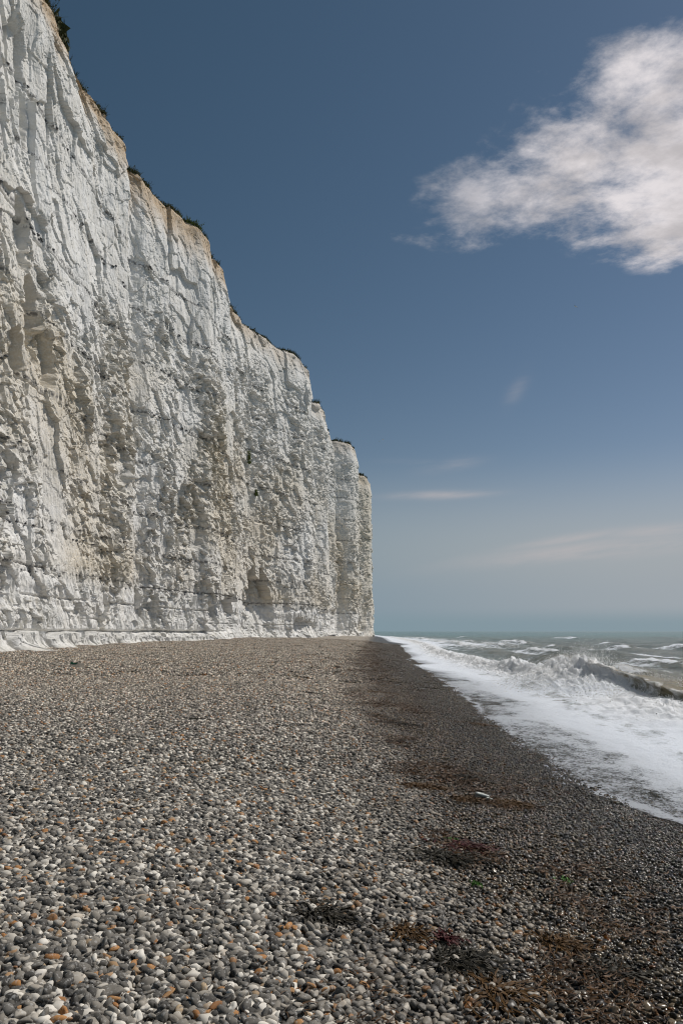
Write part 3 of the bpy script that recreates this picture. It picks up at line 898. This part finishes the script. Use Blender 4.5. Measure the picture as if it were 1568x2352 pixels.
# white water between the breaker and the beach, streaks behind it
sw = sstep(-q, 0.2, 1.5)
nearY = 1 - sstep(YS, 26, 50)
ramp_ = 1 - np.exp(-np.clip(WS, 0, None) / (0.35 + 1.25 * nearY))
inner = 0.46 + 0.41 * ramp_ + 0.26 * fbm(XS * 0.55, YS * 0.20, 231, 5) + 0.10 * (0.5 - np.abs(fbm(XS * 1.6, YS * 0.6, 236, 3)) * 2.5)
inner += 0.22 * np.exp(-((WS - 2.1 - 0.5 * fbm(YC * 0.3, YC * 0, 235, 2)) / 0.35) ** 2) * nearY - 0.12 * np.exp(-((WS - 2.9) / 0.5) ** 2) * nearY
inner += 0.25 * np.exp(-((WS - 0.12) / 0.10) ** 2)
foam = np.maximum(foam, sw * inner)
foam = np.maximum(foam, far * np.clip(0.30 + 0.5 * fbm(XS * 0.25, YS * 0.10, 232, 4), 0, 0.6) * np.exp(-np.clip(q, 0, None) / 14) * (1 - sw))
line = np.exp(-((XS - crest_x(YS) - 17 - 0.8 * fbm(YC * 0.1, YC * 0, 233, 2)) / 0.7) ** 2) * sstep(YS, 36, 44) * (1 - sstep(YS, 75, 100))
foam = np.maximum(foam, 0.72 * line)
foam = np.maximum(foam, sstep(YS, 45, 120) * far * (0.76 + 0.55 * fbm(XS * 0.35, YS * 0.06, 234, 4)) * np.exp(-((XS - crest_x(YS)) / 17.0) ** 2))
film = zb + 0.004 + 0.034 * sstep(WS, 0.0, 2.6) + 0.012 * fbm(XS * 3, YS * 3, 241, 2)
k_ = 0.05
ZS = np.maximum(film, water) + k_ * np.exp(-np.abs(film - water) / k_) * 0.5 * sstep(WS, 0.1, 0.8)
thin = 1 - sstep(WS, 0.3, 3.2 - 1.8 * sstep(YS, 25, 50))
me = grid_mesh("sea", np.stack([XS2, YS, ZS], -1), smooth=True, flip=True)
attr(me, "foam", np.clip(foam, 0, 1.1)); attr(me, "thin", thin); attr(me, "sand", np.clip(sandc, 0, 1))
sea = link("sea", me, M_SEA, kind="structure", label="choppy grey green sea with a wave breaking on the shingle", cat="sea")

# droplets thrown up by the breaking wave
fv, ff, c = [], [], 0
bv, bf = ICO0


def zsea(x, y):
    i = int(np.searchsorted(Ys, y)); i = min(i, len(Ys) - 1)
    j = int(np.searchsorted(XS[i], x)); j = min(j, len(Wc) - 1)
    return ZS[i, j]


OCT = (np.array([(1, 0, 0), (-1, 0, 0), (0, 1, 0), (0, -1, 0), (0, 0, 1), (0, 0, -1)], float), np.array([(0, 2, 4), (2, 1, 4), (1, 3, 4), (3, 0, 4), (2, 0, 5), (1, 2, 5), (3, 1, 5), (0, 3, 5)]))
ns = 26000
kind_ = rng.random(ns)
sy_ = np.where(kind_ < 0.62, rng.normal(27.4, 2.4, ns), np.where(kind_ < 0.85, 27 + 45 * rng.random(ns) ** 1.4, rng.uniform(17.5, 26, ns)))
sx_ = np.where(kind_ < 0.62, rng.normal(8.7, 1.2, ns), crest_x(sy_) + np.where(kind_ < 0.85, rng.normal(-0.3, 0.5, ns), rng.normal(-1.3, 0.7, ns)))
up_ = np.abs(rng.normal(0, 1, ns)) * np.where(kind_ < 0.62, 0.26 * np.exp(-((sx_ - 8.8) / 1.5) ** 2 - ((sy_ - 27) / 3.5) ** 2) * (1 + 0.9 * np.maximum(0, perlin(sx_ * 1.7, sy_ * 1.7, 212))), np.where(kind_ < 0.85, 0.08, 0.05))
si = np.clip(np.searchsorted(Ys, sy_), 0, len(Ys) - 1)
for x, y, up, i in zip(sx_, sy_, up_, si):
    j = min(int(np.searchsorted(XS[i], x)), len(Wc) - 1)
    rad = random.uniform(0.005, 0.017) * (0.7 + 0.8 * random.random() ** 3) * (1.25 if up < 0.06 else 0.8)
    fv.append(OCT[0] * rad + (x, y, ZS[i, j] + up - 0.01)); ff.append(OCT[1] + c); c += 6
link("spray", tri_mesh("spray", np.concatenate(fv), np.concatenate(ff)), M_SPRAY, sea, kind="stuff")

# ------------------------------------------------------------------ pebbles
def pebble_verts(base, size):
    v = base[0].copy()
    fl = random.uniform(0.38, 0.75)
    v = v * np.array([1.0, random.uniform(0.5, 0.92), fl])
    a, b, c_ = rng.normal(0, 1, 3), rng.normal(0, 1, 3), rng.normal(0, 1, 3)
    w = 1 + 0.14 * np.sin(base[0] @ a * 1.5 + 1) + 0.13 * np.sin(base[0] @ b * 2.0) + 0.09 * np.sin(base[0] @ c_ * 3.0)
    for _ in range(2):                                               # flat broken sides
        cut = rng.normal(0, 1, 3); cut /= np.linalg.norm(cut)
        hgt = base[0] @ cut
        w = np.where(hgt > 0.58, w * 0.66 / np.maximum(hgt + 0.04, 0.3), w)
    v = v * w[:, None]
    e = Matrix.Rotation(random.uniform(0, 6.28), 3, 'Z') @ Matrix.Rotation(random.gauss(0, 0.38), 3, 'X') @ Matrix.Rotation(random.gauss(0, 0.38), 3, 'Y')
    return v @ np.array(e).T * size


def patch(name, base, w, n_side, size, spread, seedv):
    """a square of close-lying stones, later repeated over the beach"""
    V, F, c = [], [], 0
    st = w / n_side
    for layer in range(2):
        for i in range(n_side):
            for j in range(n_side):
                if layer and random.random() < 0.45:
                    continue
                x = (i + 0.5 + random.uniform(-0.45, 0.45)) * st - w / 2
                y = (j + 0.5 + random.uniform(-0.45, 0.45)) * st - w / 2
                s = size * math.exp(max(-0.7, min(0.42, random.gauss(0, spread)))) * (1 if layer == 0 else 0.85)
                v = pebble_verts(base, s) + np.array([x, y, (0.1 if layer == 0 else 0.75) * size + random.uniform(-0.3, 0.3) * size])
                V.append(v); F.append(base[1] + c); c += len(v)
    me = tri_mesh(name, np.concatenate(V), np.concatenate(F))
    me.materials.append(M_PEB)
    return bpy.data.objects.new(name, me)


variants = bpy.data.collections.new("shingle_variants")
for k in range(8):
    variants.objects.link(patch("shingle_patch_a%02d" % k, ICO1, 0.54, 13, 0.0275, 0.30, k))
for k in range(6):
    variants.objects.link(patch("shingle_patch_b%02d" % k, ICO0, 0.62, 14, 0.0305, 0.30, k))
for k in range(4):
    variants.objects.link(patch("shingle_patch_c%02d" % k, ICO0, 1.7, 27, 0.042, 0.32, k))

pts, rots, scl, idx = [], [], [], []


def scatter(y0, y1, step, lo, hi, zoff):
    ys = np.arange(y0, y1, step)
    for y in ys:
        xl = max(-0.56 * y - 0.8, float(np.interp(y, PY, PX)) - 1.0 if y > 40 else -30)
        xr = min(0.56 * y + 0.8, float(edge_x(y)) + 1.9)
        for x in np.arange(xl, xr, step):
            xx = x + random.uniform(-0.12, 0.12) * step; yy = y + random.uniform(-0.12, 0.12) * step
            pts.append((xx, yy)); rots.append(random.choice((0, 1, 2, 3)) * math.pi / 2 + random.gauss(0, 0.15))
            wet = float(sstep(np.array(xx - 0.2 - 0.045 * max(0, yy - 40)), -1.5, 2.5))
            scl.append((1.12 - 0.38 * wet) * random.uniform(0.93, 1.07))
            idx.append(random.randint(lo, hi))
    return


scatter(2.0, 9.0, 0.33, 0, 7, 0)
scatter(9.0, 26.0, 0.43, 8, 13, 0)
scatter(26.0, 120.0, 1.35, 14, 17, 0)
pts = np.array(pts); scl = np.array(scl); rots = np.array(rots); idx = np.array(idx)
pz = beach_z(pts[:, 0], pts[:, 1])
e_ = 0.15
gx_ = (beach_z(pts[:, 0] + e_, pts[:, 1]) - beach_z(pts[:, 0] - e_, pts[:, 1])) / (2 * e_)
gy_ = (beach_z(pts[:, 0], pts[:, 1] + e_) - beach_z(pts[:, 0], pts[:, 1] - e_)) / (2 * e_)
pm = bpy.data.meshes.new("shingle")
pm.vertices.add(len(pts))
pm.vertices.foreach_set("co", np.stack([pts[:, 0], pts[:, 1], pz - 0.008], -1).astype(np.float32).reshape(-1))
eul = []
for a, b, r in zip(gx_, gy_, rots):
    n = Vector((-a, -b, 1)).normalized()
    e = (n.to_track_quat('Z', 'Y').to_matrix() @ Matrix.Rotation(r, 3, 'Z')).to_euler()
    eul.append(e[:])
at = pm.attributes.new("rot", 'FLOAT_VECTOR', 'POINT'); at.data.foreach_set("vector", np.array(eul, np.float32).reshape(-1))
at = pm.attributes.new("sc", 'FLOAT', 'POINT'); at.data.foreach_set("value", scl.astype(np.float32))
at = pm.attributes.new("pick", 'INT', 'POINT'); at.data.foreach_set("value", idx.astype(np.int32))
shingle = link("shingle", pm, None, beach, kind="stuff")
ng = bpy.data.node_groups.new("lay_shingle", 'GeometryNodeTree')
ng.interface.new_socket("Geometry", in_out='INPUT', socket_type='NodeSocketGeometry')
ng.interface.new_socket("Geometry", in_out='OUTPUT', socket_type='NodeSocketGeometry')
gi, go = ng.nodes.new('NodeGroupInput'), ng.nodes.new('NodeGroupOutput')
ip = ng.nodes.new('GeometryNodeInstanceOnPoints')
ci = ng.nodes.new('GeometryNodeCollectionInfo')
ci.inputs['Collection'].default_value = variants
ci.inputs['Separate Children'].default_value = True
ci.inputs['Reset Children'].default_value = True


def named(nm, typ):
    n = ng.nodes.new('GeometryNodeInputNamedAttribute')
    n.data_type = typ
    n.inputs[0].default_value = nm
    return n.outputs[0]


e2r = ng.nodes.new('FunctionNodeEulerToRotation')
ng.links.new(named("rot", 'FLOAT_VECTOR'), e2r.inputs[0])
ng.links.new(gi.outputs[0], ip.inputs['Points'])
ng.links.new(ci.outputs[0], ip.inputs['Instance'])
ip.inputs['Pick Instance'].default_value = True
ng.links.new(named("pick", 'INT'), ip.inputs['Instance Index'])
ng.links.new(e2r.outputs[0], ip.inputs['Rotation'])
ng.links.new(named("sc", 'FLOAT'), ip.inputs['Scale'])
ng.links.new(ip.outputs[0], go.inputs[0])
md = shingle.modifiers.new("lay_shingle", 'NODES')
md.node_group = ng

# the nearest stones one by one
pm_list = []
for k in range(24):
    m_ = tri_mesh("pebble", pebble_verts(ICO2, 1.0), ICO2[1])
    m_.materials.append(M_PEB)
    pm_list.append(m_)
cand = []
for _ in range(6000):
    y = random.uniform(2.85, 4.6); x = random.uniform(-0.475, 0.475) * y
    cand.append((x, y))
zc_ = beach_z(np.array([p[0] for p in cand]), np.array([p[1] for p in cand]))
row = V0 - FPX * (zc_ - EYE) / np.array([p[1] for p in cand])
order = np.argsort(-row)
kept = []
for i in order:
    if row[i] > 2375:
        continue
    x, y = cand[i]
    if all((x - a) ** 2 + (y - b) ** 2 > 0.050 ** 2 for a, b, _ in kept[-260:]):
        kept.append((x, y, zc_[i]))
    if len(kept) >= 300:
        break
for (x, y, z) in kept:
    o = link("pebble", random.choice(pm_list), None, beach)
    wet = float(sstep(np.array(x - 0.2), -1.5, 2.5))
    sc = 0.029 * math.exp(random.gauss(0, 0.22)) * (1 - 0.28 * wet)
    o.scale = (sc, sc, sc)
    o.location = (x, y, z + 0.022 + random.uniform(-0.004, 0.006))
    o.rotation_euler = (random.gauss(0, 0.3), random.gauss(0, 0.3), random.uniform(0, 6.28))

# ------------------------------------------------------------------ things washed up on the beach
def ground_at(u, v):
    """the point of the beach on the sight line through that place of the view"""
    dxr, dzr = (u - U0) / FPX, (V0 - v) / FPX
    Y = np.geomspace(2.0, 300, 3000)
    zz = beach_z(dxr * Y, Y)
    i = int(np.argmax(EYE + dzr * Y < zz))
    return float(dxr * Y[i]), float(Y[i]), float(zz[i])


def weed_mat(name, c0, c1):
    return plain(name, c0, c1, 20.0, 0.6, 0.2, island=True)


W_BLACK = weed_mat("black_weed", (0.010, 0.010, 0.008), (0.035, 0.028, 0.015))
W_BROWN = weed_mat("brown_weed", (0.035, 0.018, 0.006), (0.12, 0.06, 0.015))
W_RED = weed_mat("red_weed", (0.030, 0.006, 0.006), (0.085, 0.014, 0.014))
W_GREEN = weed_mat("green_weed", (0.03, 0.09, 0.01), (0.08, 0.20, 0.03))


def seaweed(u, v, w, d, n, mat, lab, lift=0.016):
    x, y, z = ground_at(u, v)
    sgx, sgy = (float(beach_z(x + 0.3, y)) - z) / 0.3, (float(beach_z(x, y + 0.3)) - z) / 0.3
    V, F = [], []
    w *= 1.1; d *= 0.55
    for _ in range(int(n * 1.8)):
        a = random.uniform(0, 6.28); r = min(abs(random.gauss(0, 0.42)), 0.85) * (0.65 + 0.5 * math.sin(3 * a + u) ** 2)
        p = Vector((math.cos(a) * r * w / 2, math.sin(a) * r * d / 2, 0))
        ang = random.gauss(0, 0.9)
        L = random.uniform(0.2, 0.6) * min(w, 0.45)
        wd = random.uniform(0.003, 0.011)
        ph = random.uniform(0, 6.28)
        k = len(V)
        hgt = random.uniform(0.2, 1.0) * lift * (1 - 0.6 * r)
        for t in range(6):
            f = t / 5
            ang += random.gauss(0, 0.35)
            p = p + Vector((math.cos(ang), math.sin(ang), 0)) * L / 5
            q = p + Vector((0, 0, 0.026 + hgt * math.sin(math.pi * f) + 0.012 * math.sin(ph + 7 * f)))
            q.z += sgx * p.x + sgy * p.y
            sd2 = Vector((-math.sin(ang), math.cos(ang), random.gauss(0, 0.7))).normalized() * wd * (1 - 0.5 * f)
            V += [q - sd2, q + sd2]
            if t:
                i = k + 2 * t
                F.append((i - 2, i - 1, i + 1, i))
    me = tri_mesh("seaweed", [tuple(q) for q in V], F, smooth=False)
    o = link("seaweed_clump", me, mat, label=lab, cat="seaweed", group="seaweed stranded on the shingle")
    o.location = (x, y, z)


weeds = [(705, 1593, 0.9, 0.4, 110, W_BLACK, "long black strip of seaweed alone on the dry shingle, centre of the beach"),
         (720, 2108, 0.42, 0.30, 130, W_BLACK, "fine black tangle of weed on the pale pebbles, lower middle"),
         (1010, 1975, 0.75, 0.35, 170, W_BLACK, "dark wide mat of seaweed on the wet edge, level with the end of the foam"),
         (1050, 1950, 0.5, 0.25, 60, W_RED, "dark red weed beside the wide black mat on the wet edge"),
         (1060, 1790, 0.8, 0.35, 130, W_BLACK, "black clump of wrack on dark shingle above the pale scrap"),
         (960, 1810, 0.9, 0.35, 120, W_BROWN, "brown wrack along the wet edge, upslope of the pale scrap"),
         (1160, 1850, 0.9, 0.3, 120, W_BROWN, "amber brown wrack trailing away seaward of the pale scrap"),
         (1060, 1840, 0.45, 0.2, 60, W_BROWN, "small brown wrack just upslope of the pale scrap"),
         (1030, 2215, 0.55, 0.14, 110, W_BLACK, "low dark strand of weed among the nearest wet pebbles"),
         (1010, 2165, 0.2, 0.12, 40, W_RED, "bright red scrap of weed among the near pebbles, lower middle"),
         (920, 2150, 0.3, 0.2, 60, W_BROWN, "olive brown tuft of weed by the red scrap, lower middle"),
         (1090, 1665, 1.2, 0.5, 90, W_BROWN, "long brown line of wrack halfway up the dark shingle"),
         (920, 1665, 1.3, 0.6, 110, W_BLACK, "black wrack on the boundary between dry and dark shingle, far half"),
         (850, 1590, 1.6, 0.9, 120, W_BROWN, "rusty brown wrack at the far start of the dark shingle"),
         (1130, 2290, 0.4, 0.2, 70, W_BROWN, "golden brown weed on wet pebbles at the bottom of the beach"),
         (1270, 2180, 0.35, 0.15, 60, W_BROWN, "thin tan weed on shiny wet pebbles, lower right"),
         (1380, 2240, 0.4, 0.15, 60, W_BLACK, "dark weed on shiny wet pebbles in the lower right corner"),
         (1040, 1937, 0.10, 0.05, 12, W_GREEN, "bright green leaf of weed just above the wide black mat"),
         (1290, 2030, 0.12, 0.06, 12, W_GREEN, "bright green scrap on wet pebbles right of the black mat"),
         (1090, 2040, 0.10, 0.06, 12, W_GREEN, "bright green scrap on pebbles straight below the black mat"),
         (640, 1590 - 35, 0.5, 0.25, 50, W_BLACK, "small black weed on dry shingle uphill of the long black strip"),
         (450, 1655, 0.5, 0.25, 60, W_BLACK, "small dark weed alone on the dry pebbles, left half of the beach"),
         (150, 1512, 1.8, 0.8, 260, W_BLACK, "black drift weed in front of the ledge beside the pale board"),
         (270, 1503, 1.8, 0.8, 260, W_BLACK, "black drift weed in front of the ledge, right of the pale board")]
for w in weeds:
    seaweed(*w)


# the ragged line of small weed scraps along the top of the wet shingle
V, F = [], []
M_LITTER = plain("wrack_litter", (0.006, 0.006, 0.004), (0.125, 0.058, 0.018), 14.0, 0.55, 0.25, island=True)
n_l = 42000
ly_ = 3.0 * (75 / 3.0) ** rng.random(n_l)
lx_ = 0.35 + 0.045 * np.maximum(0, ly_ - 40) + 0.85 + rng.normal(0, 1, n_l) * (0.55 + 0.012 * ly_)
dn = fbm(lx_ * 0.8, ly_ * 0.45, 401, 4) + 0.25 * fbm(lx_ * 3, ly_ * 2, 402, 2)
keep = dn > 0.0 + 0.25 * rng.random(n_l)
lx_, ly_ = lx_[keep], ly_[keep]
lz_ = beach_z(lx_, ly_)
for x, y, z in zip(lx_, ly_, lz_):
    ang = random.gauss(0.3, 1.2)
    L = random.uniform(0.012, 0.045) * (1 + y / 28)
    wd = random.uniform(0.002, 0.006) * (1 + y / 16)
    p = Vector((x, y, z + 0.030 + random.uniform(-0.006, 0.014)))
    k = len(V)
    for t in range(3):
        sd2 = Vector((-math.sin(ang), math.cos(ang), random.gauss(0, 0.5))) * wd * (1 - 0.3 * t)
        V += [tuple(p - sd2), tuple(p + sd2)]
        ang += random.gauss(0, 0.6)
        p = p + Vector((math.cos(ang) * L, math.sin(ang) * L, random.gauss(0, 0.008)))
    F += [(k, k + 1, k + 3, k + 2), (k + 2, k + 3, k + 5, k + 4)]
link("wrack_litter", tri_mesh("wrack_litter", V, F, smooth=False), M_LITTER, kind="stuff", label="ragged band of small rusty and black weed scraps on wet shingle", cat="seaweed")


def shape(name, prof, t, mat, parent=None, bev=0.01, **kw):
    """outline (x,z) swept to a slab of thickness t"""
    bm = bmesh.new()
    a = [bm.verts.new((x, -t / 2, z)) for x, z in prof]
    b = [bm.verts.new((x, t / 2, z)) for x, z in prof]
    bm.faces.new(a); bm.faces.new(b[::-1])
    for i in range(len(prof)):
        j = (i + 1) % len(prof)
        bm.faces.new((a[j], a[i], b[i], b[j]))
    bmesh.ops.recalc_face_normals(bm, faces=bm.faces)
    bmesh.ops.bevel(bm, geom=bm.edges[:], offset=bev, segments=2, affect='EDGES')
    me = bpy.data.meshes.new(name)
    bm.to_mesh(me); bm.free()
    return link(name, me, mat, parent, **kw)


x, y, z = ground_at(166, 1536)
M_BOARD = plain("weathered_board", (0.24, 0.21, 0.17), (0.40, 0.36, 0.30), 5.0, 0.85, 0.15, bump=0.01)
M_GREENP = plain("green_plastic", (0.006, 0.05, 0.03), (0.012, 0.09, 0.05), 9.0, 0.35)
board = link("driftwood_board", None, label="pale weathered board half buried in the shingle near the ledge", cat="board")
board.location = (x, y, z)
board.rotation_euler = (R(-38), 0, R(6))
shape("plank", [(-0.44, -0.02), (0.42, -0.05), (0.45, 0.10), (0.43, 0.27), (0.22, 0.25), (-0.02, 0.20), (-0.28, 0.10)], 0.05, M_BOARD, board)
g_ = shape("green_scrap", [(-0.10, 0.0), (0.13, 0.0), (0.15, 0.06), (0.0, 0.05), (-0.02, 0.10), (-0.12, 0.09)], 0.03, M_GREENP, board, 0.006, label="dark green plastic scrap on the board")
g_.location = (0.02, -0.03, 0.20)

# pale scrap among the weed
M_PALE = plain("pale_scrap", (0.36, 0.37, 0.32), (0.60, 0.60, 0.56), 18.0, 0.35, 0.5, bump=0.01)
for (u, v, sx, sy, sz, lab) in ((1104, 1836, 0.075, 0.05, 0.035, "pale translucent lump lying among brown wrack on the wet shingle"), (1122, 1844, 0.035, 0.025, 0.016, "small white chip just below the pale lump on the wet shingle")):
    x, y, z = ground_at(u, v)
    vv = ICO2[0]
    wob = 1 + 0.30 * np.sin(vv @ np.array([2.3, 1.1, 3.0]) + 1) + 0.18 * np.sin(vv @ np.array([-3.1, 4.2, 1.0])) + 0.1 * np.sin(vv @ np.array([6.0, -5.0, 4.0]))
    me = tri_mesh("chalk_lump", vv * wob[:, None] * np.array([sx, sy, sz]), ICO2[1], smooth=True)
    o = link("pale_lump" if sx > 0.05 else "pale_chip", me, M_PALE, label=lab, cat="debris")
    o.location = (x, y, z + 0.045)

# ------------------------------------------------------------------ gulls
M_GULL = plain("gull_white", (0.72, 0.72, 0.72), (0.82, 0.82, 0.80), 8.0, 0.7)
M_GWING = plain("gull_grey", (0.40, 0.41, 0.43), (0.55, 0.56, 0.58), 8.0, 0.7)


def gull(u, v, Y, rz, flap, lab):
    root = link("gull", None, label=lab, cat="gull", group="gulls gliding over the sea")
    root.location = ((u - U0) / FPX * Y, Y, EYE + (V0 - v) / FPX * Y)
    root.rotation_euler = (R(8), R(15), rz)
    vv = ICO2[0]
    yy = vv[:, 1]
    body = np.stack([vv[:, 0] * 0.085 * (1 - 0.35 * np.abs(yy)), yy * 0.32, vv[:, 2] * 0.08 + 0.02 * yy], -1)
    head = ICO1[0] * np.array([0.05, 0.065, 0.05]) + np.array([0, 0.31, 0.04])
    beak = np.array([(0.012, 0.36, 0.03), (-0.012, 0.36, 0.03), (0, 0.36, 0.05), (0, 0.43, 0.03)])
    tail = np.array([(0.03, -0.27, 0.0), (-0.03, -0.27, 0.0), (-0.09, -0.46, 0.0), (0.09, -0.46, 0.0), (0, -0.3, 0.02), (0, -0.45, 0.015)])
    V = np.concatenate([body, head, beak, tail])
    n0, n1 = len(body), len(body) + len(head)
    n2 = n1 + 4
    F = np.concatenate([ICO2[1], ICO1[1] + n0, np.array([(0, 1, 3), (1, 2, 3), (2, 0, 3)]) + n1, np.array([(0, 4, 3), (4, 5, 3), (4, 1, 2), (4, 2, 5), (0, 3, 2), (0, 2, 1)]) + n2])
    link("body", tri_mesh("body", V, F), M_GULL, root)
    for sgn in (-1, 1):
        st = [(0.05, 0.10, -0.09, 0.0), (0.28, 0.14, -0.07, 0.10 * flap), (0.48, 0.10, -0.08, 0.13 * flap), (0.68, -0.03, -0.10, 0.06 * flap)]
        V, F = [], []
        for (xx, lead, trail, zz) in st:
            V += [(sgn * xx, lead, zz), (sgn * xx, (lead + trail) / 2, zz + 0.02), (sgn * xx, trail, zz), (sgn * xx, (lead + trail) / 2, zz - 0.008)]
        for i in range(3):
            for j in range(4):
                a, b = 4 * i + j, 4 * i + (j + 1) % 4
                F.append((a, b, b + 4, a + 4))
        F.append((12, 13, 14, 15))
        link("wing", tri_mesh("wing", V, F), M_GWING, root)


gull(1321, 704, 190, 0.6, 1.0, "white gull high against the blue sky below the big cloud")
gull(879, 1009, 330, 1.2, 0.8, "tiny pale gull beside the far buttress, the right of two")
gull(871, 1014, 420, 1.0, 1.2, "tiny pale gull beside the far buttress, the left of two")
